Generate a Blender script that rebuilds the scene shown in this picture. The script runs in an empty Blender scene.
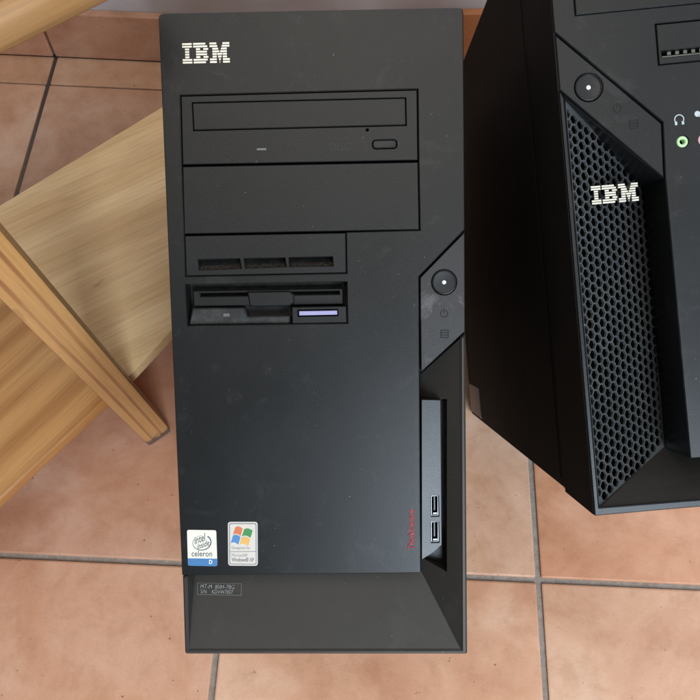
import bpy, bmesh, math, random
from mathutils import Vector, Matrix
from mathutils.geometry import tessellate_polygon
random.seed(7)
SC = bpy.context.scene
COL = SC.collection

# ------------------------------------------------------------------ camera
H_CAM, F_PX = 0.81, 766.0
n = Vector((-17, 374, 766)).normalized()
g = Vector((73, -1568, 766)); g -= n * g.dot(n); g.normalize()
wz, wy = -n, g
wx = wy.cross(wz)
M = Matrix((wx, wy, wz))                      # image axes (right, down, forward) -> world
CAM = Vector((0, 0, H_CAM))
cd = bpy.data.cameras.new('camera'); cam = bpy.data.objects.new('camera', cd); COL.objects.link(cam)
cd.sensor_width = 36; cd.lens = F_PX / 700 * 36; cd.clip_start = .01; cd.clip_end = 50
r_, d_, f_ = M @ Vector((1, 0, 0)), M @ Vector((0, 1, 0)), M @ Vector((0, 0, 1))
cam.matrix_world = Matrix.Translation(CAM) @ Matrix((r_, -d_, -f_)).transposed().to_4x4()
SC.camera = cam

# ------------------------------------------------------------------ light
w = bpy.data.worlds.new('World'); SC.world = w; w.use_nodes = True
w.node_tree.nodes['Background'].inputs[0].default_value = (.86, .80, .76, 1)
w.node_tree.nodes['Background'].inputs[1].default_value = .075
def area(name, loc, target, sx, sy, power, col):
    l = bpy.data.lights.new(name, 'AREA'); l.shape = 'RECTANGLE'; l.size = sx; l.size_y = sy
    l.energy = power; l.color = col
    o = bpy.data.objects.new(name, l); COL.objects.link(o); o.location = loc
    o.rotation_euler = (Vector(target) - Vector(loc)).to_track_quat('-Z', 'Y').to_euler()
    return o
area('window_light', (.80, -1.5, 1.42), (.2, .15, .1), 1.0, 1.2, 74, (.76, .88, 1.0))
area('side_window_light', (1.5, .1, 1.9), (.1, .3, .3), 1.2, 1.2, 10, (.80, .90, 1.0))
area('room_light', (-1.1, .1, 1.9), (-.2, .5, 0), 1.0, 1.0, 1.6, (1.0, .84, .66))
area('ceiling_bounce', (-.05, .0, 2.35), (-.05, .3, 0), 1.3, 1.3, 13.5, (1.0, .92, .82))
SC.view_settings.view_transform = 'Standard'; SC.view_settings.look = 'None'
SC.view_settings.exposure = 0; SC.view_settings.gamma = 1

# ------------------------------------------------------------------ materials
def new_mat(name):
    m = bpy.data.materials.new(name); m.use_nodes = True
    nt = m.node_tree; b = nt.nodes['Principled BSDF']
    return m, nt, b
def N(nt, t, **k):
    x = nt.nodes.new(t)
    for a, v in k.items():
        if a.startswith('_'): setattr(x, a[1:], v)
        else: x.inputs[a.replace('9', ' ')].default_value = v
    return x
def noise(nt, vec, scale, detail=4, rough=.55, dist=0):
    x = N(nt, 'ShaderNodeTexNoise', Scale=scale, Detail=detail, Roughness=rough, Distortion=dist)
    nt.links.new(vec, x.inputs['Vector']); return x.outputs['Fac']
def ramp(nt, fac, stops):
    x = nt.nodes.new('ShaderNodeValToRGB'); e = x.color_ramp.elements
    while len(e) < len(stops): e.new(.5)
    for i, (p, c) in enumerate(stops):
        e[i].position = p; e[i].color = (*c, 1) if len(c) == 3 else c
    nt.links.new(fac, x.inputs[0]); return x.outputs[0]
def mix(nt, fac, a, b, mode='MIX'):
    x = nt.nodes.new('ShaderNodeMix'); x.data_type = 'RGBA'; x.blend_type = mode
    for s, v in ((x.inputs['Factor'], fac), (x.inputs['A'], a), (x.inputs['B'], b)):
        if hasattr(v, 'links') or hasattr(v, 'is_linked'): nt.links.new(v, s)
        else: s.default_value = v if not isinstance(v, tuple) or len(v) == 4 else (*v, 1)
    return x.outputs['Result']
def ocoord(nt, scale=(1, 1, 1), rot=(0, 0, 0)):
    c = nt.nodes.new('ShaderNodeTexCoord'); mp = nt.nodes.new('ShaderNodeMapping')
    mp.inputs['Scale'].default_value = scale; mp.inputs['Rotation'].default_value = rot
    nt.links.new(c.outputs['Object'], mp.inputs[0]); return mp.outputs[0]
def bump(nt, b, h, strength, dist):
    x = N(nt, 'ShaderNodeBump', Strength=strength, Distance=dist)
    nt.links.new(h, x.inputs['Height']); nt.links.new(x.outputs[0], b.inputs['Normal'])

def plastic(name, col, rough=.42, dust=.5, dustcol=(.16, .15, .14), grain=.36, spec=.37, scuff=0.0):
    m, nt, b = new_mat(name)
    v = ocoord(nt)
    big = noise(nt, v, 9, 5, .6)
    c = mix(nt, ramp(nt, big, [(.35, (0, 0, 0)), (.75, (1, 1, 1))]), tuple(x * .85 for x in col), tuple(x * 1.2 for x in col))
    sp = noise(nt, v, 260, 3, .7)
    spk = ramp(nt, sp, [(.69, (0, 0, 0)), (.74, (dust,) * 3)])
    cl = ramp(nt, noise(nt, v, 26, 4, .6), [(.42, (.1, .1, .1)), (.62, (1, 1, 1))])
    spk2 = mix(nt, 1.0, spk, cl, 'MULTIPLY')
    c = mix(nt, spk2, c, dustcol)
    if scuff:
        sc = ramp(nt, noise(nt, v, 42, 6, .72, .6), [(.56, (0, 0, 0)), (.66, (scuff,) * 3)])
        c = mix(nt, sc, c, (.16, .15, .15))
    nt.links.new(c, b.inputs['Base Color'])
    rr = nt.nodes.new('ShaderNodeMapRange'); rr.inputs['To Min'].default_value = rough - .05; rr.inputs['To Max'].default_value = rough + .1
    nt.links.new(noise(nt, v, 17, 6, .65), rr.inputs['Value']); nt.links.new(rr.outputs[0], b.inputs['Roughness'])
    b.inputs['Specular IOR Level'].default_value = spec
    bump(nt, b, noise(nt, v, 2200, 2, .5), grain, .0002)
    return m
def flat(name, col, rough=.5, metal=0, emit=0, var=.12):
    m, nt, b = new_mat(name)
    v = ocoord(nt)
    c = mix(nt, noise(nt, v, 180, 4), tuple(x * (1 - var) for x in col), tuple(min(1, x * (1 + var)) for x in col))
    nt.links.new(c, b.inputs['Base Color'])
    b.inputs['Roughness'].default_value = rough; b.inputs['Metallic'].default_value = metal
    if emit:
        b.inputs['Emission Color'].default_value = (*col, 1); b.inputs['Emission Strength'].default_value = emit
    return m

BLACK = plastic('black_bezel_plastic', (.0080, .0084, .0083), .30, .8, scuff=.05)
BLACK2 = plastic('satin_black_plastic', (.0085, .0092, .0098), .30, .8, scuff=.06)
DRIVE = plastic('drive_plastic', (.0092, .0095, .0094), .32, .5)
SCOOP = plastic('scoop_plastic', (.031, .028, .024), .44, .9, scuff=.04)
PLATE = plastic('worn_plate_plastic', (.023, .021, .021), .36, 1.0, (.3, .28, .27), scuff=.36)
CASE = plastic('painted_steel_black', (.017, .017, .0165), .65, .25, spec=.08)
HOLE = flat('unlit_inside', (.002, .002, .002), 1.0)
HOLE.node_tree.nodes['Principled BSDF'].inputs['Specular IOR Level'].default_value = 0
GRILLE = plastic('grille_plastic', (.050, .053, .054), .38, 1.0, (.3, .3, .28), scuff=.2)
SILVER = flat('silver_print', (.74, .70, .60), .34, .45, var=.2)
WHITE = flat('white_print', (.8, .8, .8), .5)
PAPER = flat('sticker_cream', (.70, .67, .56), .35, var=.04)
SBORD = flat('sticker_silver', (.62, .58, .52), .3, .2, var=.05)
INK = flat('dark_ink', (.10, .11, .13), .5)
INKL = flat('grey_ink', (.16, .16, .17), .5)
GREYT = flat('faint_grey_print', (.16, .16, .15), .5)
BLUE = flat('sticker_blue', (.06, .17, .35), .35, var=.05)
RED = flat('red_print', (.42, .035, .045), .45)
ORANGE = flat('flag_orange', (.55, .15, .06), .4); GREEN = flat('flag_green', (.05, .22, .06), .4)
FBLUE = flat('flag_blue', (.07, .20, .42), .4); YELL = flat('flag_yellow', (.62, .36, .10), .4)
STEEL = flat('usb_steel', (.20, .21, .22), .35, 1)
LILAC = flat('lilac_key', (.30, .28, .46), .3, 0, .12)
LEDW = flat('white_led', (.75, .78, .82), .3, 0, .15)
JGREEN = flat('jack_lime', (.50, .72, .38), .4); JPINK = flat('jack_pink', (.8, .45, .5), .4)
GREYLAB = flat('grey_sticker', (.30, .28, .29), .6)
ENGR = flat('engraved_mark', (.002, .002, .002), .8)

def mat_dust():
    m, nt, b = new_mat('dusty_slot'); v = ocoord(nt)
    c = ramp(nt, noise(nt, v, 900, 5, .8), [(.45, (.005, .004, .004)), (.70, (.13, .105, .08))])
    nt.links.new(c, b.inputs['Base Color']); b.inputs['Roughness'].default_value = .95
    bump(nt, b, noise(nt, v, 1500, 3), .8, .0006); return m
DUST = mat_dust()
def mat_dusty_black():
    m, nt, b = new_mat('dusty_black'); v = ocoord(nt)
    c = ramp(nt, noise(nt, v, 150, 6, .75), [(.42, (.008, .008, .008)), (.8, (.05, .047, .042))])
    nt.links.new(c, b.inputs['Base Color']); b.inputs['Roughness'].default_value = .7; return m
DBLACK = mat_dusty_black()

def mat_tile():
    m, nt, b = new_mat('terracotta_tile')
    v = ocoord(nt)
    at = nt.nodes.new('ShaderNodeAttribute'); at.attribute_name = 'tint'; at.attribute_type = 'GEOMETRY'
    n1 = noise(nt, v, 7, 6, .6, .6)
    n2 = noise(nt, v, 30, 6, .7, .3)
    base = ramp(nt, n1, [(.28, (.47, .235, .135)), (.50, (.58, .343, .222)), (.72, (.68, .475, .355))])
    f = ramp(nt, n2, [(.33, (.88, .83, .79)), (.5, (1, .99, .98)), (.68, (1.06, 1.07, 1.09))])
    c = mix(nt, 1.0, base, f, 'MULTIPLY')
    c = mix(nt, 1.0, c, at.outputs['Color'], 'MULTIPLY')
    # worn dark pits and specks
    s1 = ramp(nt, noise(nt, v, 105, 4, .65), [(.68, (0, 0, 0)), (.72, (.8, .8, .8))])
    c = mix(nt, s1, c, (.10, .05, .035))
    s2 = ramp(nt, noise(nt, v, 340, 2, .6), [(.70, (0, 0, 0)), (.76, (.5, .5, .5))])
    s2 = mix(nt, 1.0, s2, ramp(nt, noise(nt, v, 11, 3), [(.45, (0, 0, 0)), (.62, (1, 1, 1))]), 'MULTIPLY')
    c = mix(nt, s2, c, (.14, .07, .05))
    pale = ramp(nt, noise(nt, v, 420, 2, .6), [(.73, (0, 0, 0)), (.78, (.5, .5, .5))])
    c = mix(nt, pale, c, (.72, .60, .52))
    c = mix(nt, 1.0, c, ramp(nt, noise(nt, v, 900, 3, .8), [(.3, (.88, .86, .85)), (.7, (1.07, 1.07, 1.07))]), 'MULTIPLY')
    nt.links.new(c, b.inputs['Base Color'])
    rr = nt.nodes.new('ShaderNodeMapRange'); rr.inputs['To Min'].default_value = .20; rr.inputs['To Max'].default_value = .46
    nt.links.new(n2, rr.inputs['Value']); nt.links.new(rr.outputs[0], b.inputs['Roughness'])
    bump(nt, b, noise(nt, v, 120, 6, .7), .25, .0012)
    return m
TILE = mat_tile()
def mat_grout():
    m, nt, b = new_mat('dark_grout'); v = ocoord(nt)
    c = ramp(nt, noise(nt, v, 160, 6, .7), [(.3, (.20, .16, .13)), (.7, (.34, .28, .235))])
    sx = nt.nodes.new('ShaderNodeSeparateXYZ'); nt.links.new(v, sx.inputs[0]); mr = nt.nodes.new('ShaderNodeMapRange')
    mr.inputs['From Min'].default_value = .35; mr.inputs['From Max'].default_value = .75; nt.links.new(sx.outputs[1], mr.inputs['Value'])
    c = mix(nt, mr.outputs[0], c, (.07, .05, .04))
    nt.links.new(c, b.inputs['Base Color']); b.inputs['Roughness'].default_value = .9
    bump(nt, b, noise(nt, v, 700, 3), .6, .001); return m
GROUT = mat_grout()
def mat_wall():
    m, nt, b = new_mat('wall_paint'); v = ocoord(nt)
    c = ramp(nt, noise(nt, v, 6, 4, .6, .5), [(.35, (.46, .42, .42)), (.65, (.62, .62, .66))])
    nt.links.new(c, b.inputs['Base Color']); b.inputs['Roughness'].default_value = .35
    bump(nt, b, noise(nt, v, 90, 5), .2, .001); return m
WALL = mat_wall()
def mat_wood(name, c0, c1, c2, sc=1.0, ring=26, stretch=.12, knots=True, rough=.45, dist=7.0, lo=.2, ps=.55):
    """grain runs along the object's local x"""
    m, nt, b = new_mat(name)
    v = ocoord(nt, (stretch, 1, 1))
    big = N(nt, 'ShaderNodeTexWave', Scale=ring * sc, Distortion=dist, Detail=3, _bands_direction='Y', _wave_profile='SIN')
    big.inputs['Detail Scale'].default_value = 1.2
    nt.links.new(v, big.inputs['Vector'])
    fine = noise(nt, ocoord(nt, (.03, 1, 1)), 420 * sc, 4, .7)
    patch = noise(nt, ocoord(nt, (.35, 1, 1)), 14 * sc, 3, .5)
    c = mix(nt, ramp(nt, big.outputs['Fac'], [(lo, (0, 0, 0)), (.97, (1, 1, 1))]), c0, c1)
    c = mix(nt, ramp(nt, patch, [(.4, (0, 0, 0)), (.62, (ps, ps, ps))]), c, c2)
    f = ramp(nt, fine, [(.3, (.82, .80, .78)), (.6, (1.04, 1.04, 1.04))])
    c = mix(nt, 1.0, c, f, 'MULTIPLY')
    if knots:
        k = ramp(nt, noise(nt, ocoord(nt, (.35, 1, 1)), 55 * sc, 2, .5), [(.72, (0, 0, 0)), (.80, (.7, .7, .7))])
        c = mix(nt, k, c, (.20, .10, .04))
    nt.links.new(c, b.inputs['Base Color']); b.inputs['Roughness'].default_value = rough
    bump(nt, b, fine, .12, .0006)
    return m
BIRCH = mat_wood('pale_pine_shelf', (.88, .61, .32), (.80, .53, .26), (.64, .39, .175), 1, 6, .3, dist=5, lo=.4, ps=.75)
PINE = mat_wood('orange_pine', (.47, .235, .080), (.24, .085, .024), (.52, .285, .11), 1, 26, .035, dist=3.2, lo=.74, ps=.5)
WARM = mat_wood('warm_pine_shelf', (.50, .245, .080), (.38, .165, .048), (.56, .31, .12), 1, 10, .06)
SEATW = mat_wood('seat_pine', (.31, .155, .055), (.20, .085, .026), (.36, .20, .08), 1, 16, .05, dist=4, lo=.5)
def mat_tip():
    m, nt, b = new_mat('scuffed_wood_end'); v = ocoord(nt)
    c = ramp(nt, noise(nt, v, 200, 5, .7), [(.4, (.05, .04, .045)), (.7, (.26, .17, .11))])
    nt.links.new(c, b.inputs['Base Color']); b.inputs['Roughness'].default_value = .8; return m
TIP = mat_tip()
LEGW = PINE.copy(); LEGW.name = 'leg_pine_scuffed_foot'
_nt = LEGW.node_tree; _b = next(q for q in _nt.nodes if q.type == 'BSDF_PRINCIPLED')
_src = _b.inputs['Base Color'].links[0].from_socket
_tc = _nt.nodes.new('ShaderNodeTexCoord'); _sx = _nt.nodes.new('ShaderNodeSeparateXYZ'); _nt.links.new(_tc.outputs['Object'], _sx.inputs[0])
_mr = _nt.nodes.new('ShaderNodeMapRange'); _nt.links.new(_sx.outputs[0], _mr.inputs['Value'])
_mr.inputs['From Min'].default_value = .0; _mr.inputs['From Max'].default_value = .036; _mr.inputs['To Min'].default_value = .50; _mr.inputs['To Max'].default_value = -.2
_ad = _nt.nodes.new('ShaderNodeMath'); _ad.operation = 'ADD'; _nt.links.new(_mr.outputs[0], _ad.inputs[0])
_nt.links.new(noise(_nt, _tc.outputs['Object'], 90, 5, .7), _ad.inputs[1])
_nt.links.new(mix(_nt, ramp(_nt, _ad.outputs[0], [(.62, (0, 0, 0)), (.74, (.85, .85, .85))]), _src, (.06, .045, .045)), _b.inputs['Base Color'])

# ------------------------------------------------------------------ helpers
def tag(o, label=None, cat=None, group=None, kind=None):
    if label: o['label'] = label
    if cat: o['category'] = cat
    if group: o['group'] = group
    if kind: o['kind'] = kind
    return o
def empty(name, mat4):
    o = bpy.data.objects.new(name, None); COL.objects.link(o); o.empty_display_size = .02
    o.matrix_world = mat4; return o
def link(name, bm, mat, parent=None, smooth=False, label=None):
    bmesh.ops.remove_doubles(bm, verts=bm.verts, dist=1e-6)
    bmesh.ops.recalc_face_normals(bm, faces=bm.faces)
    me = bpy.data.meshes.new(name); bm.to_mesh(me); bm.free()
    for mm in (mat if isinstance(mat, (list, tuple)) else [mat]): me.materials.append(mm)
    if smooth:
        for p in me.polygons: p.use_smooth = True
        try: me.set_sharp_from_angle(angle=math.radians(35))
        except Exception: pass
    o = bpy.data.objects.new(name, me); COL.objects.link(o)
    if parent: o.parent = parent
    if label: o['label'] = label
    return o
def area2(p): return .5 * sum(p[i][0] * p[(i + 1) % len(p)][1] - p[(i + 1) % len(p)][0] * p[i][1] for i in range(len(p)))
def ccw(p): return list(p) if area2(p) > 0 else list(reversed(p))
def offset(p, d):
    """move each edge of a ccw polygon inwards by d"""
    out = []; k = len(p)
    for i in range(k):
        a, b, c = Vector(p[i - 1]), Vector(p[i]), Vector(p[(i + 1) % k])
        e1, e2 = (b - a).normalized(), (c - b).normalized()
        n1, n2 = Vector((-e1.y, e1.x)), Vector((-e2.y, e2.x))
        m = n1 + n2; den = 1 + n1.dot(n2)
        out.append(tuple(b + m * (d / max(den, .3))))
    return out
def rnd(p, r, seg=4):
    """round the corners of a polygon"""
    out = []; k = len(p)
    for i in range(k):
        a, b, c = Vector(p[i - 1]), Vector(p[i]), Vector(p[(i + 1) % k])
        rr = r[i] if isinstance(r, (list, tuple)) else r
        if rr <= 0: out.append(tuple(b)); continue
        e1, e2 = (a - b), (c - b)
        rr = min(rr, e1.length * .45, e2.length * .45)
        p0, p1 = b + e1.normalized() * rr, b + e2.normalized() * rr
        for s in range(seg + 1):
            t = s / seg
            out.append(tuple((1 - t) ** 2 * p0 + 2 * t * (1 - t) * b + t * t * p1))
    return out
def circ(cx, cz, r, k=36): return [(cx + r * math.cos(2 * math.pi * i / k), cz + r * math.sin(2 * math.pi * i / k)) for i in range(k)]
def plate(bm, outer, d0, d1, holes=(), b=.0004, mi=0, back=False):
    """solid with its front at depth d0 (local y), its back at d1, chamfered rims, optional holes"""
    outer = ccw(outer); holes = [ccw(h) for h in holes]
    fr = offset(outer, b) if b else outer
    hf = [offset(h, -b) if b else h for h in holes]
    loops = [fr] + hf
    vs = [[bm.verts.new((x, d0, z)) for x, z in lp] for lp in loops]
    flatv = [v for l in vs for v in l]
    for t in tessellate_polygon([[Vector((x, z, 0)) for x, z in lp] for lp in loops]):
        try: bm.faces.new([flatv[i] for i in t]).material_index = mi
        except ValueError: pass
    for l0, l1 in zip(vs, [outer] + holes):
        mid = [bm.verts.new((x, d0 + b, z)) for x, z in l1] if b else l0
        bk = [bm.verts.new((x, d1, z)) for x, z in l1]
        k = len(l0)
        for i in range(k):
            j = (i + 1) % k
            if b: bm.faces.new((l0[i], l0[j], mid[j], mid[i])).material_index = mi
            bm.faces.new((mid[i], mid[j], bk[j], bk[i])).material_index = mi
        if l0 is vs[0] and back:
            bm.faces.new(bk).material_index = mi
def face3(bm, pts, mi=0):
    f = bm.faces.new([bm.verts.new(p) for p in pts]); f.material_index = mi; return f
def box(bm, lo, hi, bev=0, mi=0):
    r = bmesh.ops.create_cube(bm, size=1)
    for v in r['verts']:
        v.co = Vector([(lo[i] + hi[i]) / 2 + v.co[i] * (hi[i] - lo[i]) for i in range(3)])
    es = list({e for v in r['verts'] for e in v.link_edges})
    if bev: bmesh.ops.bevel(bm, geom=es, offset=bev, segments=2, profile=.6, affect='EDGES')

# ------------------------------------------------------------------ computer frames
class Tower:
    def __init__(s, rv, o, W, H, corner):
        th = rv.length; R = Matrix.Rotation(th, 3, rv.normalized())
        a, b, c = (Vector((R[0][i], R[1][i], R[2][i])) for i in range(3))
        s.ex, s.ey, s.ez = M @ a, M @ c, -(M @ b)
        O = CAM + M @ o
        s.W, s.H = W, H
        # local origin: centre of the front face's lower edge
        s.O = O + s.ex * W / 2 - (s.ez * H if corner == 'TL' else Vector((0, 0, 0)))
        s.mat = Matrix.Translation(s.O) @ Matrix((s.ex, s.ey, s.ez)).transposed().to_4x4()
    def L(s, px, py, d=0.0):
        """point of the front face (or of the plane d behind it) seen at a photo pixel"""
        r = M @ Vector((px - 350, py - 350, F_PX))
        t = (s.O + s.ey * d - CAM).dot(s.ey) / r.dot(s.ey)
        q = CAM + r * t - s.O
        return (q.dot(s.ex), q.dot(s.ez))
    def P(s, pts, d=0.0): return [s.L(x, y, d) for x, y in pts]
    def P3(s, pts):
        out = []
        for x, y, d in pts:
            u, v = s.L(x, y, d); out.append((u, d, v))
        return out

def side_by_floor(T):
    """depth at which the lowest back corner meets the floor"""
    zc = min((T.O + T.ex * sx * T.W / 2).z for sx in (-1, 1))
    return (zc - .0015) / -T.ey.z

def words(name, body, T, bl, br, tl, d, mat, parent, extr=.00008, align=None, bold=0, label=None):
    """lettering laid in the plane d, fitted into the box bottom-left, bottom-right, top-left (photo pixels)"""
    cu = bpy.data.curves.new(name, 'FONT'); cu.body = body; cu.size = 1; cu.offset = bold; cu.resolution_u = 4
    tmp = bpy.data.objects.new('tmp', cu); COL.objects.link(tmp)
    dg = bpy.context.evaluated_depsgraph_get(); me = bpy.data.meshes.new_from_object(tmp.evaluated_get(dg))
    bpy.data.objects.remove(tmp); bpy.data.curves.remove(cu)
    xs = [v.co.x for v in me.vertices]; ys = [v.co.y for v in me.vertices]
    x0, x1, y0, y1 = min(xs), max(xs), min(ys), max(ys)
    A, B, C = (Vector(T.L(*q, d)) for q in (bl, br, tl))
    for v in me.vertices:
        u, t = (v.co.x - x0) / (x1 - x0), (v.co.y - y0) / (y1 - y0)
        q = A + (B - A) * u + (C - A) * t
        v.co = (q.x, d, q.y)
    bm = bmesh.new(); bm.from_mesh(me); bpy.data.meshes.remove(me)
    ret = bmesh.ops.extrude_face_region(bm, geom=bm.faces[:])
    for v in [x for x in ret['geom'] if isinstance(x, bmesh.types.BMVert)]: v.co.y += extr
    return link(name, bm, mat, parent, label=label)

ROWS = [
 [(0, 7), (8, 17), (20, 25), (29.5, 34.5)], [(0, 7), (8, 18.3), (20, 25.6), (28.9, 34.5)],
 [(2, 5), (10, 13), (15.4, 18.9), (22, 26.2), (28.3, 32.5)], [(2, 5), (10, 18), (22, 26.9), (27.6, 32.5)],
 [(2, 5), (10, 18), (22, 25), (25.4, 29.1), (29.5, 32.5)], [(2, 5), (10, 13), (15.4, 18.9), (22, 25), (26, 28.5), (29.5, 32.5)],
 [(0, 7), (8, 18.3), (20, 25), (26.6, 27.9), (29.5, 34.5)], [(0, 7), (8, 17), (20, 25), (27.05, 27.45), (29.5, 34.5)]]
def logo(T, tl, tr, bl, d, parent, extr=.0006):
    A, B, C = (Vector(T.L(*q, d)) for q in (tl, tr, bl))
    bm = bmesh.new()
    for r, segs in enumerate(ROWS):
        t0, t1 = (r + .10) / 8, (r + .78) / 8
        for a, b in segs:
            q = lambda u, t: tuple(A + (B - A) * (u / 34.5) + (C - A) * t)
            plate(bm, [q(a, t0), q(b, t0), q(b, t1), q(a, t1)], d, d + extr, b=.00004)
    return link('logo_lettering', bm, SILVER, parent)

# ================================================================== SETTING
TS, X0, Y0, YW = .323, .205, .142, .842
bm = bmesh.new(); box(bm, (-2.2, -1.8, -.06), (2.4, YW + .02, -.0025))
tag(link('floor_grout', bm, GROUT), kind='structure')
bm = bmesh.new(); tl = bm.loops.layers.float_color.new('tint')
def tile(bm, lo, hi, tint, bev=.0018):
    before = set(bm.faces); box(bm, lo, hi, bev)
    for f in bm.faces:
        if f not in before:
            for l in f.loops: l[tl] = (*tint, 1)
for i in range(-7, 7):
    for j in range(-6, 3):
        x0, x1 = X0 + i * TS + .0028, X0 + (i + 1) * TS - .0028
        y0, y1 = Y0 + j * TS + (.0012 if j == 2 else .0028), min(Y0 + (j + 1) * TS - (.0012 if j == 1 else .0028), YW)
        if y1 - y0 < .01: continue
        v = random.uniform(.90, 1.06)
        t = (v, v * random.uniform(.95, 1.03), v * random.uniform(.93, 1.05))
        if (i, j) == (0, 0): t = (1.04, .84, .72)
        if (i, j) == (-1, 0): t = (1.14, 1.18, 1.22)
        if (i, j) == (-1, -1): t = (1.05, .95, .88)
        if (i, j) == (0, -1): t = (1.08, 1.04, 1.0)
        if (i, j) == (-2, -1): t = (.98, .84, .76)
        if (i, j) == (-2, 0): t = (.92, .80, .76)
        tile(bm, (x0, y0, -.012), (x1, y1, random.uniform(-.0002, .0002)), t)
fl = tag(link('floor', bm, TILE), kind='structure')
bm = bmesh.new(); box(bm, (-2.2, YW + .008, -.06), (2.4, YW + .12, 1.9))
tag(link('wall', bm, WALL), 'pale painted wall above the terracotta skirting tiles', 'wall', kind='structure')
# skirting tiles
bm = bmesh.new(); tl = bm.loops.layers.float_color.new('tint')
for i in range(-7, 7):
    x0, x1 = X0 + i * TS + .0018, X0 + (i + 1) * TS - .0018
    hgt = .084 if i >= -1 else .078
    v = random.uniform(.85, 1.0)
    t = (v, v * .92, v * .92)
    if i == -1: t = (.95, .66, .45)
    old = set(bm.verts)
    tile(bm, (x0, YW - .004, .003), (x1, YW + .0078, hgt), t, .002)
    if i >= -1:      # cut a little higher towards the right
        for v in bm.verts:
            if v not in old and v.co.z > .06: v.co.z += .03 * min(1.0, (v.co.x - X0 + TS) / TS)
tag(link('skirting', bm, TILE), kind='structure')

# ================================================================== STOOL
def atz(px, py, z):
    r = M @ Vector((px - 350, py - 350, F_PX)); return CAM + r * ((z - H_CAM) / r.z)
stool = empty('wooden_stool', Matrix.Translation((-.206, .274, 0)) @ Matrix.Rotation(math.radians(50), 4, 'Z'))
tag(stool, 'pine stool with pale low shelf and an orange upright leg, left of the computers', 'stool')
SI = stool.matrix_world.inverted()
def to(p): return SI @ Vector(p)
# shelf: horizontal board, top face at ZB, far end runs on behind the first computer
ZB = .125
A0, A1 = atz(0, 205, ZB), atz(160, 108, ZB)
B0, B1 = atz(0, 491, ZB), atz(164, 331, ZB)
C0, C1 = atz(0, 262, ZB), atz(118, 388, ZB)
da, db, dc = (A1 - A0).normalized(), (B1 - B0).normalized(), (C0 - C1).normalized()
gd = (atz(140, 250, ZB) - atz(60, 288, ZB)).normalized()
def slab(name, pts, z0, z1, mat, bev, parent, grain=None):
    bm = bmesh.new()
    ga = math.atan2(grain.y, grain.x)
    mg = Matrix.Translation((pts[0].x, pts[0].y, 0)) @ Matrix.Rotation(ga, 4, 'Z')
    loc = [mg.inverted() @ Vector((p.x, p.y, 0)) for p in pts]
    lo = [bm.verts.new((p.x, p.y, z0)) for p in loc]; hi = [bm.verts.new((p.x, p.y, z1)) for p in loc]
    bm.faces.new(hi); bm.faces.new(list(reversed(lo)))
    for i in range(len(lo)):
        j = (i + 1) % len(lo); bm.faces.new((lo[i], lo[j], hi[j], hi[i]))
    bmesh.ops.bevel(bm, geom=bm.edges[:], offset=bev, segments=3, profile=.5, affect='EDGES')
    o = link(name, bm, mat, parent, smooth=True)
    o.matrix_parent_inverse = SI; o.matrix_basis = mg
    return o
slab('shelf', [C1 + db * .001, B1 + db * .115, A1 + da * .12, A0 - da * .08, C0 + dc * .02], ZB - .016, ZB, BIRCH, .0012, stool, gd)
slab('shelf', [B0 - db * .22, C1, C0 + dc * .02, A0 - da * .08, A0 - da * .24], ZB - .0155, ZB - .0003, WARM, .0025, stool, db)
# leg: square bar, slightly splayed, foot on the tiles; own object frame with x along the grain
def leg(foot, up, width, deep, length, name='leg'):
    up = Vector(up).normalized(); rt = Vector((.775, .632, 0)); rt = (rt - up * rt.dot(up)).normalized(); fw = up.cross(rt)
    bm = bmesh.new()
    box(bm, (0, -width / 2, -deep / 2), (length, width / 2, deep / 2), .0042)
    for v in bm.verts:
        k = 1 + .04 * min(1, max(0, v.co.x) / .40); v.co.y = (v.co.y + width / 2) * k - width / 2
    for f in bm.faces:
        if f.calc_center_median().x < .0025: f.material_index = 1
    o = link(name, bm, [LEGW, TIP], stool, smooth=True)
    m4 = Matrix((up, rt, fw)).transposed().to_4x4()
    o.matrix_parent_inverse = SI
    o.matrix_basis = Matrix.Translation(Vector(foot)) @ m4
    return o
fc = (atz(172, 432, 0) + atz(150, 447, 0)) / 2
leg(fc + Vector((-.63, .775, 0)) * .016 + Vector((0, 0, .0006)), (-.051, -.06, 1), .0295, .032, .545)
leg(fc + Vector((-.44, .08, .0006)), (.03, -.04, 1), .0295, .032, .545)
# seat: thick board high above, its rounded near edge crosses the upper left corner
ZS = .545
S0, S1 = atz(0, 30, ZS + .016), atz(62, 0, ZS + .016)
ds = (S1 - S0).normalized(); pn = Vector((-ds.y, ds.x, 0))
so = slab('seat', [S0 - ds * .16, S1 + ds * .035, S1 + ds * .035 + pn * .24, S0 - ds * .16 + pn * .24], ZS, ZS + .024, SEATW, .009, stool, ds)

# ================================================================== COMPUTER ONE
K = .43 / .45
T1 = Tower(Vector((.09, .0221, -.0173)), Vector((-.1126, -.1975, .45)) * K, .1788 * K, .393 * K, 'TL')
D1 = side_by_floor(T1)
t1 = empty('desktop_computer', T1.mat)
tag(t1, 'black desktop computer seen whole, two stickers at its lower left, tilted back beside wooden shelf', 'computer', 'black desktop computers')
P, P3, L = T1.P, T1.P3, T1.L
mm = .001
outl = [(158.3, 13.5), (463.3, 7.5), (467.5, 655), (184.6, 655)]
# --- steel case
bm = bmesh.new(); w2 = T1.W / 2
o2 = P(outl)
box(bm, (-w2 + .003, .046, .003), (w2 - .003, D1, T1.H - .003), .0015)
link('case', bm, CASE, t1)
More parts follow.
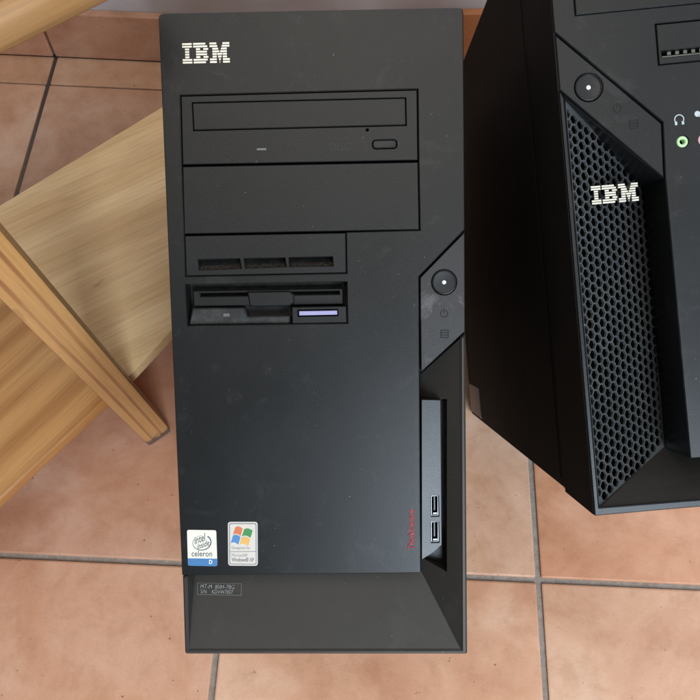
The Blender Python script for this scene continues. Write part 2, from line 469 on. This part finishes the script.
# --- front bezel
bm = bmesh.new()
Lo = P([(158.3, 13.5), (463.3, 7.5), (467.5, 655), (184.6, 655), (182.0, 577), (181.6, 576)])
plate(bm, rnd(Lo, [.0025, .0025, .0012, .002, 0, 0]), .022, .048, back=True, b=0)
bay1 = P([(180, 95.2), (417.8, 88.9), (418.6, 160.6), (181.8, 165.2)])
bay2 = P([(181.8, 166.0), (418.6, 161.4), (419.8, 230.2), (183.6, 234.4)])
bay3 = P([(184, 235.2), (346.2, 232.2), (346.8, 273.4), (185.4, 276.6)])
bays = P([(180, 95.2), (417.8, 88.9), (418.7, 160.8), (420.0, 230.3), (346.2, 232.2), (346.8, 273.4), (185.4, 276.6), (181.8, 165.6)])
flop = P([(185.2, 284.6), (346.8, 281.8), (347.6, 323.4), (187.4, 325.6)])
plt = P([(464.9, 231.5), (420.0, 277.5), (420.9, 372.8), (465.4, 331.6)])
panel = P([(158.3, 13.5), (463.3, 7.5), (464.8, 229.5), (418.9, 276.6), (420.9, 573), (182.0, 575.4)])
plate(bm, rnd(panel, [.0028, .0028, 0, .0006, .001, .0006]), 0, .0222, [bays, flop], b=.0005)
link('front_bezel', bm, BLACK, t1)
# --- lower frame: thin rim round the scoop and the sloping walls running down into it
bm = bmesh.new()
rim = P([(465.4, 333.6), (467.5, 655), (184.6, 655), (182.2, 577.2), (187, 577.2), (188.6, 650.4), (461.6, 650.4), (460.4, 338.2)])
plate(bm, rnd(rim, [0, .001, .0016, 0, 0, 0, 0, 0]), .0008, .0225, b=.0010)
dR, dB = .0016, .019
def dw(x): return dR + (dB - dR) * (461.3 - x) / 40.3
def sheet(pts): face3(bm, P3(pts))
def wsheet(pts): face3(bm, P3([(x, y, dw(x)) for x, y in pts]))
wsheet([(460.9, 338), (461.3, 399), (447, 399), (420.6, 399), (420.2, 374.6)])
wsheet([(461.3, 399), (461.3, 572), (447, 572), (447, 399)])
wsheet([(447, 572), (461.3, 572), (461.3, 650.8), (421, 571), (421, 557)])
for a_, b_ in (((447, 399), (447, 572)), ((447, 572), (421, 557)), ((420.6, 399), (447, 399))):
    pa, pb = P3([(*a_, dw(a_[0])), (*b_, dw(b_[0]))]); face3(bm, [pa, pb, (pb[0], .021, pb[2]), (pa[0], .021, pa[2])])
sheet([(461.3, 650.8, dR), (188.4, 650.8, dR), (195.5, 571, dB), (421, 571, dB)])
sheet([(188.4, 650.8, dR), (186.6, 577, .002), (186.8, 571, dB), (195.5, 571, dB)])
link('lower_scoop', bm, SCOOP, t1)
# --- optical drive
od = None
bm = bmesh.new()
g_ = lambda poly, d: offset(ccw(poly), d)
tray = P([(191.6, 102.2), (406, 97.2), (406.6, 125.4), (193.0, 130.6)])
pill = rnd(P([(372.2, 139.8), (397, 139.2), (397.2, 148.4), (372.4, 149)]), .0026, 8)
hole = circ(*L(367.2, 129.6), .0008, 12)
plate(bm, g_(bay1, .0005), .0006, .012, [tray, pill, hole], b=.0003)
od = link('optical_drive', bm, DRIVE, t1)
bm = bmesh.new(); plate(bm, rnd(g_(tray, .00045), .0008), .0004, .012, b=.0004); link('disc_tray', bm, DRIVE, od)
bm = bmesh.new(); plate(bm, g_(pill, .0004), -.0002, .010, b=.0005); link('eject_button', bm, BLACK2, od, True)
bm = bmesh.new(); plate(bm, P([(256.6, 148.2), (266.2, 148), (266.3, 150), (256.7, 150.2)]), .0002, .0008, b=.0001); link('indicator_lens', bm, flat('smoked_lens', (.13, .13, .12), .3), od)
words('embossed_mark', 'DISC', T1, (330, 151.5), (350, 151), (330, 143.5), .0004, flat('embossed_plastic', (.0105, .011, .011), .42), od)
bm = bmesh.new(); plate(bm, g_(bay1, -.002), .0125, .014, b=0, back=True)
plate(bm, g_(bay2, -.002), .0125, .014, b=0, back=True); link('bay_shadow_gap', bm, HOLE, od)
# --- blank cover
bm = bmesh.new(); plate(bm, g_(bay2, .0004), .0003, .012, b=.0004); link('blank_bay_cover', bm, DRIVE, t1)
# --- slotted cover
bm = bmesh.new()
sl = [P(q) for q in ([(197.6, 259.6), (239.6, 258.6), (241.4, 268.4), (199, 270.2)], [(243.6, 258.6), (284.8, 257.8), (286.4, 266.8), (245.2, 268.2)], [(288.8, 257.6), (332.4, 256.6), (333.2, 266), (289.4, 266.8)])]
plate(bm, g_(bay3, .0004), .0003, .012, sl, b=.0004)
vc = link('slotted_cover', bm, DRIVE, t1)
for s in sl:
    s = ccw(s); zs = sorted(q[1] for q in s)
    bm = bmesh.new(); cx = sum(q[0] for q in s) / 4
    o_ = g_(s, -.0002); top = [q for q in o_ if q[1] > (zs[1] + zs[2]) / 2]; bot = [q for q in o_ if q[1] <= (zs[1] + zs[2]) / 2]
    top.sort(); bot.sort()
    m0, m1 = ((top[0][0] * .45 + bot[0][0] * .55), (top[0][1] * .45 + bot[0][1] * .55)), ((top[1][0] * .45 + bot[1][0] * .55), (top[1][1] * .45 + bot[1][1] * .55))
    face3(bm, [(m0[0], .0060, m0[1]), (m1[0], .0060, m1[1]), (bot[1][0], .0020, bot[1][1]), (bot[0][0], .0020, bot[0][1])])
    face3(bm, [(top[0][0], .0100, top[0][1]), (top[1][0], .0100, top[1][1]), (m1[0], .0060, m1[1]), (m0[0], .0060, m0[1])], 1)
    link('dusty_slot', bm, [DUST, DBLACK], vc)
# --- floppy drive
bm = bmesh.new()
face3(bm, [(x, .014, z) for x, z in g_(flop, -.002)])
fd = link('floppy_drive', bm, DBLACK, t1)
bm = bmesh.new()
slit = P([(200, 293.6), (339, 291.2), (339.4, 294.0), (200.4, 296.4)], .006)
plate(bm, P([(192.5, 290.5), (343.0, 288.2), (343.6, 304.6), (193.6, 306.8)], .006), .006, .013, [slit], b=.0006)
plate(bm, P([(247, 291.6), (289.5, 290.8), (294, 294.4), (294.5, 303), (290.5, 306.2), (250.5, 307), (249, 303.5)], .0045), .0045, .013, b=.0008)
link('disk_slot_face', bm, DRIVE, fd)
bm = bmesh.new()
plate(bm, rnd(P([(192.4, 308.0), (243.5, 307.6), (247, 316.4), (289.8, 315.6), (290.2, 324.2), (188.6, 325.4)], .003), .0008), .003, .013, b=.0008)
link('lower_lip', bm, DBLACK, fd)
bm = bmesh.new(); plate(bm, P([(223, 313.4), (229.4, 313.2), (229.6, 316.6), (223.2, 316.8)], .0026), .0026, .004, b=.0002)
link('indicator_lens', bm, flat('dusty_lens', (.10, .10, .09), .5), fd)
bm = bmesh.new(); kb = P([(291.8, 307.2), (346.4, 306.2), (347.0, 322.8), (292.2, 323.8)], .0006)
plate(bm, kb, .0006, .013, b=.0005)
ek = link('eject_button', bm, DRIVE, fd)
bm = bmesh.new(); plate(bm, P([(297.4, 309.6), (338.2, 308.9), (338.6, 316.2), (297.6, 317)], .0005), .0004, .001, b=.0001); link('key_recess', bm, HOLE, ek)
bm = bmesh.new(); plate(bm, P([(299.0, 311.2), (337.0, 310.5), (337.2, 314.6), (299.2, 315.4)], 0), -.0002, .001, b=.0003); link('lilac_key', bm, LILAC, ek)
# --- power plate
bm = bmesh.new()
bc = L(444.2, 282.3)
plate(bm, rnd(g_(plt, .0002), .0004), .0006, .022, [circ(*bc, .0073)], b=.0004)
pp = link('power_plate', bm, PLATE, t1, label='greyer worn plate with a round button')
def button(T, c, parent, r=.0073, dot=.00135):
    bm = bmesh.new()
    k = 40; prof = [(0, .0005), (r * .5, .00042), (r * .84, .00022), (r * .89, -.0001), (r * .93, .0), (r * .955, .0004), (r * .955, .009)]
    rings = [[bm.verts.new((c[0] + q * math.cos(a * 2 * math.pi / k), dd, c[1] + q * math.sin(a * 2 * math.pi / k))) for a in range(k)] for q, dd in prof[1:]]
    cv = bm.verts.new((c[0], prof[0][1], c[1]))
    for a in range(k):
        bm.faces.new((cv, rings[0][a], rings[0][(a + 1) % k]))
        for i in range(len(rings) - 1):
            bm.faces.new((rings[i][a], rings[i + 1][a], rings[i + 1][(a + 1) % k], rings[i][(a + 1) % k]))
    bt = link('power_button', bm, BLACK2, parent, True)
    bm = bmesh.new(); plate(bm, circ(*c, dot * .85, 20), .0002, .0012, b=.0002); link('light_dot', bm, LEDW, bt)
    return bt
button(T1, bc, pp)
def ring(bm, c, r, t, d, a0=0, a1=360, k=28, h=.00012):
    n_ = max(4, int(k * (a1 - a0) / 360))
    pts = []
    for i in range(n_ + 1):
        a = math.radians(a0 + (a1 - a0) * i / n_); pts.append((math.cos(a), math.sin(a)))
    for i in range(n_):
        (ca, sa), (cb, sb) = pts[i], pts[i + 1]
        face3(bm, [(c[0] + r * ca, d, c[1] + r * sa), (c[0] + r * cb, d, c[1] + r * sb), (c[0] + (r - t) * cb, d, c[1] + (r - t) * sb), (c[0] + (r - t) * ca, d, c[1] + (r - t) * sa)])
def rect(bm, x0, x1, z0, z1, d): face3(bm, [(x0, d, z0), (x1, d, z0), (x1, d, z1), (x0, d, z1)])
def icons(T, p1, p2, parent, d):
    bm = bmesh.new(); c = T.L(*p1, d); r = .0023; t = .00045
    ring(bm, c, r, t, d, 115, 425); rect(bm, c[0] - t / 2, c[0] + t / 2, c[1] + .0003, c[1] + r + .0007, d)
    link('standby_mark', bm, ENGR, parent)
    bm = bmesh.new(); c = T.L(*p2, d); r = .0021
    for zz in (1, .33, -.33, -1): rect(bm, c[0] - r, c[0] + r, c[1] + zz * r - t / 2, c[1] + zz * r + t / 2, d)
    rect(bm, c[0] - r - t / 2, c[0] - r + t / 2, c[1] - r, c[1] + r, d); rect(bm, c[0] + r - t / 2, c[0] + r + t / 2, c[1] - r, c[1] + r, d)
    link('disk_mark', bm, ENGR, parent)
icons(T1, (444.2, 313.6), (444.6, 333.8), pp, .00045)
# --- usb block
bm = bmesh.new()
ub = P([(421.4, 399.6), (441.0, 400.4), (442.2, 546), (434, 553), (421.6, 560)], .003)
u1 = P([(431.0, 496.4), (438.8, 496.6), (439.2, 517), (431.4, 517)], .003)
u2 = P([(431.0, 522.4), (439.0, 522.6), (439.4, 543.4), (431.4, 543.2)], .003)
plate(bm, ub, .003, .0200, [u1, u2], b=.0003)
us = link('usb_panel', bm, BLACK2, t1, label='narrow smooth strip with the ports')
for u in (u1, u2):
    u = ccw(u); xs = [q[0] for q in u]; zs = [q[1] for q in u]; x0, x1, z0, z1 = min(xs), max(xs), min(zs), max(zs)
    bm = bmesh.new()
    plate(bm, [(x0 + .0002, z0 + .0002), (x1 - .0002, z0 + .0002), (x1 - .0002, z1 - .0002), (x0 + .0002, z1 - .0002)], .0042, .013,
          [[(x0 + .0006, z0 + .0006), (x1 - .0007, z0 + .0006), (x1 - .0007, z1 - .0006), (x0 + .0006, z1 - .0006)]], b=.0001)
    po = link('usb_port', bm, STEEL, us)
    bm = bmesh.new(); rect(bm, x0, x1, z0, z1, .0128); link('port_inside', bm, HOLE, po)
    bm = bmesh.new(); box(bm, (x0 + .0018, .0055, z0 + .003), (x0 + .0028, .0125, z1 - .0012), .0001); link('contact_tongue', bm, BLACK2, po)
    bm = bmesh.new(); box(bm, (x0 + .0014, .0050, z0 + .0008), (x1 - .0009, .0056, z0 + .0017), .0001); link('contact_spring', bm, WHITE, po)
for o in [us] + [c for c in bpy.data.objects if c.parent and (c.parent == us or c.parent.parent == us)]:
    for v in o.data.vertices: v.co.y += (v.co.x - L(421, 450)[0]) * .14     # the strip is turned a little to the right
# --- marks and stickers
logo(T1, (182.0, 43.0), (229.2, 41.8), (182.8, 64.2), -.0004, t1)
words('red_lettering', 'ThinkCentre', T1, (414.8, 549.5), (414.4, 509.5), (408.0, 549.5), -.0002, RED, t1, .00012, bold=.004)
def sticker(T, name, quad, mat, parent, r=.0012, d=-.00012, label=None):
    bm = bmesh.new(); plate(bm, rnd(T.P(quad), r), d, .00005, b=.00004); return link(name, bm, mat, parent, label=label)
s1 = sticker(T1, 'sticker', [(187, 529.8), (216.2, 530.2), (217.4, 566.2), (188.0, 565.6)], PAPER, t1, label='cream and blue sticker with an oval swirl')
bm = bmesh.new()
plate(bm, rnd(P([(187.8, 558.2), (217.1, 558.6), (217.4, 566.2), (188.0, 565.6)]), [0, 0, .0012, .0012]), -.00016, -.0001, b=0); link('blue_band', bm, BLUE, s1)
bm = bmesh.new(); c0 = Vector(L(201.8, 542.6)); pxm = .43 / F_PX
def swirl(a0, a1, rx, ry, t0, t1_, k=40, rot=12):
    ca, sa = math.cos(math.radians(rot)), math.sin(math.radians(rot))
    def pt(a, q):
        x, z = (rx + q) * math.cos(a), (ry + q) * math.sin(a); return (c0.x + x * ca - z * sa, -.0002, c0.y + x * sa + z * ca)
    for i in range(k):
        a, b_ = math.radians(a0 + (a1 - a0) * i / k), math.radians(a0 + (a1 - a0) * (i + 1) / k)
        ta, tb = t0 + (t1_ - t0) * i / k, t0 + (t1_ - t0) * (i + 1) / k
        face3(bm, [pt(a, 0), pt(b_, 0), pt(b_, tb), pt(a, ta)])
swirl(75, 400, 9.3 * pxm, 7.6 * pxm, .0001, .0009)
link('oval_swirl', bm, INK, s1)
words('lettering', 'intel', T1, (194.8, 544.6), (205.2, 540.6), (194.6, 537.0), -.0002, INK, s1, bold=.01)
words('lettering', 'inside', T1, (197.6, 549.6), (209.4, 545.4), (197.4, 543.6), -.0002, INK, s1, bold=.01)
words('lettering', 'celeron', T1, (191.6, 556.4), (212.2, 556.6), (191.6, 550.8), -.0002, INK, s1, bold=.01)
words('lettering', 'D', T1, (209.0, 564.0), (212.2, 564.0), (209.0, 559.8), -.00022, WHITE, s1, bold=.02)
s2 = sticker(T1, 'sticker', [(227.8, 521.8), (257.6, 521.8), (257.8, 565.8), (228.2, 565.6)], SBORD, t1, .0018, label='silver bordered sticker with a four colour flag')
bm = bmesh.new(); plate(bm, rnd(P([(229.2, 523.2), (256.4, 523.2), (256.6, 564.4), (229.5, 564.2)]), .0012), -.00016, -.0001, b=0); link('sticker_border', bm, INK, s2)
bm = bmesh.new(); plate(bm, rnd(P([(229.9, 523.9), (255.7, 523.9), (255.9, 563.7), (230.2, 563.5)]), .0010), -.0002, -.00015, b=0); link('sticker_ground', bm, flat('sticker_pinkgrey', (.56, .51, .45), .35, var=.04), s2)
def wavy(poly_tl, w_, h_, mat, nm):
    """a flag pane with waved upper and lower edges, leaning right"""
    bm = bmesh.new(); k = 8; up, dn = [], []
    for i in range(k + 1):
        u = i / k; wv = math.sin(u * math.pi * 1.1 + .3) * 1.4
        up.append((poly_tl[0] + u * w_, poly_tl[1] - wv)); dn.append((poly_tl[0] - 2.2 + u * w_, poly_tl[1] + h_ - wv))
    for i in range(k):
        q = [L(*up[i]), L(*up[i + 1]), L(*dn[i + 1]), L(*dn[i])]
        face3(bm, [(x, -.00026, z) for x, z in q])
    link(nm, bm, mat, s2)
wavy((235.3, 527.6), 7.6, 7.4, ORANGE, 'flag_pane'); wavy((244.2, 529.6), 8.6, 7.2, GREEN, 'flag_pane')
wavy((233.0, 536.0), 7.6, 7.6, FBLUE, 'flag_pane'); wavy((241.6, 538.0), 8.8, 7.0, YELL, 'flag_pane')
words('lettering', 'Designed for', T1, (231.6, 549.8), (250.5, 550), (231.6, 546.4), -.00024, INKL, s2)
bm = bmesh.new(); a, b_ = L(230.2, 551.6), L(255.8, 551.9); rect(bm, a[0], b_[0], a[1] - .00015, a[1] + .00015, -.00024); link('printed_rule', bm, INK, s2)
words('lettering', 'Microsoft®', T1, (231.6, 556.6), (247.5, 556.8), (231.6, 553.4), -.00024, INKL, s2)
words('lettering', 'Windows® XP', T1, (231.6, 561.6), (254, 561.8), (231.6, 557.6), -.00024, INK, s2, bold=.015)
# serial plate sits on the sloping scoop wall
def slope_d(py): return dR + (dB - dR) * (650.8 - py) / (650.8 - 570)
bm = bmesh.new()
for q in ([(197.4, 582.8), (241.4, 583.6), (241.4, 583.9), (197.4, 583.1)], [(197.4, 594.3), (241.4, 595.1), (241.4, 595.5), (197.4, 594.7)],
          [(241.1, 583.6), (241.5, 583.6), (241.5, 595.5), (241.1, 595.5)], [(197.2, 582.8), (197.6, 582.8), (197.6, 594.7), (197.2, 594.7)]):
    face3(bm, P3([(x, y, slope_d(y) - .0009) for x, y in q]))
sp = link('serial_sticker', bm, GREYT, t1)
GREYW = flat('serial_print', (.27, .27, .26), .5)
def slope_words(body, bl, br, tl):
    o = words('lettering', body, T1, bl, br, tl, slope_d(bl[1]) - .0009, GREYW, sp, .00001, bold=-.004)
    zt, zb = L(*tl, slope_d(tl[1]))[1], L(*bl, slope_d(bl[1]))[1]
    k = (slope_d(tl[1]) - slope_d(bl[1])) / (zt - zb)
    for v in o.data.vertices: v.co.y += (v.co.z - zb) * k
slope_words('MT-M  8084-7BG', (200.4, 588.4), (234.2, 589.0), (200.4, 584.8))
slope_words('S/N    KDVW7807', (200.4, 593.4), (232.8, 594.0), (200.4, 589.8))

# ================================================================== COMPUTER TWO
T2 = Tower(Vector((.0326, .0164, -.0923)), Vector((.1301, .0883, .4072)), .175, .347, 'BL')
D2 = side_by_floor(T2)
t2 = empty('desktop_computer', T2.mat)
tag(t2, 'black desktop computer with honeycomb grille on its front, cut off by the right border', 'computer', 'black desktop computers')
P, P3, L = T2.P, T2.P3, T2.L
W2, H2 = T2.W / 2, T2.H
E0, E1 = L(553.0, 0), L(595.5, 514.5)
BZ = .058
bm = bmesh.new(); box(bm, (-W2 + .0009, BZ + .001, .001), (W2 - .0015, D2, H2 - .002), .0015)
cs = link('case', bm, CASE, t2)
bm = bmesh.new(); box(bm, (-W2 + .0004, BZ + .012, .006), (-W2 + .0016, D2 - .012, H2 - .01), .0002)
link('side_panel', bm, CASE, cs)
# grey rubber foot on the lower back of the side
zf0 = .003
bm = bmesh.new(); box(bm, (-W2 - .0006, D2 - .078, zf0 + .002), (-W2 + .0012, D2 - .008, zf0 + .033), .0006)
link('side_sticker', bm, GREYLAB, t2)
# bezel shell
full = [(-W2, 0), (W2, 0), (W2, H2), (-W2, H2)]
bm = bmesh.new(); plate(bm, rnd(full, .001), .040, BZ, b=0, back=True)
# left rim, bottom rim
Li = [L(564.5, 98), L(599.0, 508.2)]
rimp = [(-W2, 0), (W2, 0), (W2, L(700, 501.8)[1]), L(599.2, 507.6), L(564.2, 98.5), (-W2, L(557.6, 90.6)[1])]
plate(bm, rnd(rimp, [.0008, .001, 0, 0, 0, 0]), 0, .0405, b=.0006)
# upper body of the bezel with the bays let in
DP = .033
c1, c2, c3 = L(554.9, 33.2), L(662.6, 123.0), L(664.8, 179.2)
pb = L(690.4, 458.6)
upper = [(-W2, H2), (-W2, L(554.9, 31.8)[1]), L(662.9, 121.9), L(665.3, 178.5), L(690.4, 458.6), (W2, L(700, 457.9)[1] + (W2 - L(700, 457.9)[0]) * -.0), (W2, H2)]
bayA = [L(575.3, 15.6), (W2 - .012, L(575.3, 15.6)[1]), (W2 - .012, H2 - .012), (L(575.3, 15.6)[0], H2 - .012)]
q = L(655.2, 23.4); q2 = L(658.2, 65.2)
bayB = [(q[0], q[1]), (W2 - .02, q[1]), (W2 - .02, q2[1]), (q[0], q2[1])]
jg, jp = L(682.6, 141.4), None
jp = (jg[0] + .0112, jg[1])
plate(bm, rnd(upper, [.002, 0, 0, 0, .0008, 0, .002]), 0, .0405, [bayA, bayB, circ(*jg, .0030, 24), circ(*jp, .0030, 24)], b=.0005)
link('front_bezel', bm, BLACK2, t2)
bm = bmesh.new(); box(bm, (-W2 - .0004, .0012, .0004), (-W2 + .0006, BZ - .0005, H2 - .0004), .0003)
link('bezel_side', bm, CASE, t2)
# power plate
bm = bmesh.new(); bc = L(588.7, 87.2)
pl2 = [(-W2, L(555.2, 33.2)[1]), L(662.3, 123.0), L(664.8, 179.4), (-W2, L(558, 90)[1])]
plate(bm, offset(ccw(pl2), .0003), .0002, .034, [circ(*bc, .0073)], b=.0005)
pp2 = link('power_plate', bm, BLACK2, t2)
button(T2, bc, pp2)
icons(T2, (617.2, 108.4), (634.0, 124.2), pp2, .00005)
# bays
bm = bmesh.new(); plate(bm, offset(ccw(bayA), .0005), .0003, .012, b=.0004); link('bay_cover', bm, DRIVE, t2)
bm = bmesh.new(); sA, sB = L(661.8, 50.4), L(662.4, 57.4)
slotp = [(sA[0], sA[1]), (W2 - .026, sA[1]), (W2 - .026, sB[1]), (sA[0], sB[1])]
plate(bm, offset(ccw(bayB), .0006), .0003, .012, [slotp], b=.0004)
fb = link('card_slot_cover', bm, DRIVE, t2)
bm = bmesh.new(); rect(bm, sA[0] - .001, W2 - .025, sB[1] - .001, sA[1] + .001, .009); link('slot_inside', bm, HOLE, fb)
bm = bmesh.new()
for k in range(6): box(bm, (sA[0] + .0035 + k * .0042, .002, sB[1] + .0016), (sA[0] + .0055 + k * .0042, .0085, sA[1] - .0002), .0002)
box(bm, (sA[0] + .0004, .0012, sB[1] + .0002), (W2 - .027, .006, sB[1] + .0010), .0002)
link('slot_comb', bm, flat('worn_metal_comb', (.12, .12, .10), .4, .6), fb)
# jacks
for c, mt in ((jg, JGREEN), (jp, JPINK)):
    bm = bmesh.new(); plate(bm, circ(*c, .0029, 28), .0000, .010, [circ(*c, .00145, 20)], b=.0005)
    jk = link('audio_jack', bm, mt, t2, True, label='pale green jack' if mt is JGREEN else 'pink jack')
    bm = bmesh.new(); plate(bm, circ(*c, .002, 16), .004, .006, b=0, back=True); link('jack_hole', bm, HOLE, jk)
bm = bmesh.new(); c = L(679.2, 119.4); ring(bm, c, .0026, .0005, -.00006, -40, 220)
for s in (-1, 1): rect(bm, c[0] + s * .0018 - .0006, c[0] + s * .0018 + .0006, c[1] - .0028, c[1] - .0010, -.00006)
link('headphone_mark', bm, flat('pale_print', (.42, .47, .48), .5), t2)
bm = bmesh.new(); c = (L(679.2, 119.4)[0] + .0108, L(679, 118)[1])
ring(bm, (c[0] - .0012, c[1] + .0012), .0015, .0015, -.00006); face3(bm, [(c[0] - .001, -.00006, c[1] + .0004), (c[0] + .0025, -.00006, c[1] - .003), (c[0] + .003, -.00006, c[1] - .0025), (c[0] - .0002, -.00006, c[1] + .001)])
link('microphone_mark', bm, flat('pale_print', (.42, .47, .48), .5), t2)

# honeycomb grille: a plane that starts at the left rim and runs down to depth DP beside the raised panel
def clip(poly, cl):
    out = list(poly); m_ = len(cl)
    for i in range(m_):
        a, b = Vector(cl[i]), Vector(cl[(i + 1) % m_]); e = b - a; src, out = out, []
        for j in range(len(src)):
            p, q = Vector(src[j]), Vector(src[(j + 1) % len(src)])
            sp_, sq = e.cross(p - a), e.cross(q - a)
            if sp_ >= 0: out.append(tuple(p))
            if sp_ * sq < 0:
                t = sp_ / (sp_ - sq); out.append(tuple(p + (q - p) * t))
        if len(out) < 3: return []
    return out
gl = (L(564.6, 98.6), L(599.0, 508.0))                      # left edge on the rim
dxr = L(664.2, 446, DP)[0]                                  # right edge, at depth DP
xl = (gl[0][0] + gl[1][0]) / 2; DG0 = .0022
slope = (DP - DG0) / (dxr - xl); cs_ = math.sqrt(1 + slope * slope)
def on_g(px, py):
    """photo pixel -> (s, z) on the grille plane"""
    d = DG0
    for _ in range(12):
        x, z = L(px, py, d); d = DG0 + (x - xl) * slope
    return ((x - xl) * cs_, z)
def g3(s, z, off=0):
    x = xl + s / cs_; d = DG0 + (x - xl) * slope
    return (x + off * slope / cs_, d - off / cs_, z) if False else (x - off * slope / cs_, d + off / cs_, z)
region = ccw([on_g(565.5, 101), on_g(599.2, 507.6), on_g(664.4, 446.5), on_g(646.4, 186)])
zlo, zhi = min(p[1] for p in region), max(p[1] for p in region); shi = max(p[0] for p in region)
pit = .00545; rc = pit / math.sqrt(3); rh = rc * .845
bm = bmesh.new(); wallh = .0012
col = 0; s = -rc
while s < shi + rc:
    z = zlo - pit + (pit / 2 if col % 2 else 0)
    while z < zhi + pit:
        cell = [(s + rc * math.cos(math.radians(60 * i)), z + rc * math.sin(math.radians(60 * i))) for i in range(6)]
        cp = clip(cell, region)
        if len(cp) >= 3 and abs(area2(cp)) > 1e-8:
            hole_ = [(s + rh * math.cos(math.radians(60 * i)), z + rh * math.sin(math.radians(60 * i))) for i in range(6)]
            hin = clip(hole_, offset(region, .0004))
            if abs(abs(area2(cp)) - abs(area2(cell))) < 1e-9:
                for i in range(6):
                    j = (i + 1) % 6
                    hb = [(s + (p[0] - s) * .93, z + (p[1] - z) * .93) for p in (hole_[i], hole_[j])]
                    face3(bm, [g3(*cell[i]), g3(*cell[j]), g3(*hole_[j]), g3(*hole_[i])])
                    face3(bm, [g3(*hole_[i]), g3(*hole_[j]), g3(*hb[1], wallh), g3(*hb[0], wallh)])
            elif len(hin) >= 3 and abs(area2(hin)) > .45 * abs(area2(hole_)):
                lo_, in_ = ccw(cp), ccw(hin)
                fl_ = [Vector((*p, 0)) for p in lo_]; fh = [Vector((*p, 0)) for p in in_]
                vv = [bm.verts.new(g3(p.x, p.y)) for p in fl_ + fh]
                for t in tessellate_polygon([fl_, fh]):
                    try: bm.faces.new([vv[i] for i in t])
                    except ValueError: pass
                for i in range(len(in_)):
                    a, b = in_[i], in_[(i + 1) % len(in_)]
                    face3(bm, [g3(*a), g3(*b), g3(*b, wallh), g3(*a, wallh)])
            else:
                face3(bm, [g3(*p) for p in cp])
        z += pit
    s += rc * 1.5; col += 1
gr = link('honeycomb_grille', bm, GRILLE, t2)
# walls of the recess: wedge below the power plate, side of the raised panel, bottom scoop
bm = bmesh.new()
def G(px, py): s_, z_ = on_g(px, py); return g3(s_, z_)
def Fp(px, py, d): x, z = L(px, py, d); return (x, d, z)
face3(bm, [Fp(558.5, 91.0, .001), Fp(664.6, 179.6, .001), G(646.4, 186), G(565.5, 101)])
face3(bm, [Fp(664.9, 179.6, .001), Fp(690.2, 458.4, .001), G(664.4, 446.5), G(646.4, 186)])
face3(bm, [Fp(564.3, 98.4, .0012), Fp(599.2, 507.8, .0012), G(599.2, 507.6), G(565.5, 101)])
link('recess_wall', bm, BLACK2, t2)

bm = bmesh.new()
xr = W2 - .002
gq = G(664.4, 446.5)
face3(bm, [Fp(599.4, 507.8, .0014), (xr, .0014, L(700, 502)[1]), (xr, DP, gq[2] + .002), (gq[0] + .012, DP, gq[2] + .002), gq])
link('lower_scoop', bm, SCOOP, t2)
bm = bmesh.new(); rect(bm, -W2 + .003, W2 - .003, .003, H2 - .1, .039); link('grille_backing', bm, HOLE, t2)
logo(T2, (590.7, 186.2), (637.6, 182.2), (592.2, 205.0), .0085, t2, .0012)
bm = bmesh.new()
for a, b in (((593, 190), (636, 187)), ((593.4, 200), (637, 197))):
    p0, p1 = L(*a, .0095), L(*b, .0095); 
    box(bm, (p0[0] + .002, .0097, p0[1] - .0003), (p0[0] + .0045, .017, p0[1] + .0005), .0001)
    box(bm, (p1[0] - .0045, .0097, p1[1] - .0003), (p1[0] - .002, .030, p1[1] + .0005), .0001)
link('logo_bracket', bm, GRILLE, t2)
print('D1', D1, 'D2', D2, 'slope', slope, 'H back1', (T1.O + T1.ey * D1 + T1.ez * T1.H))
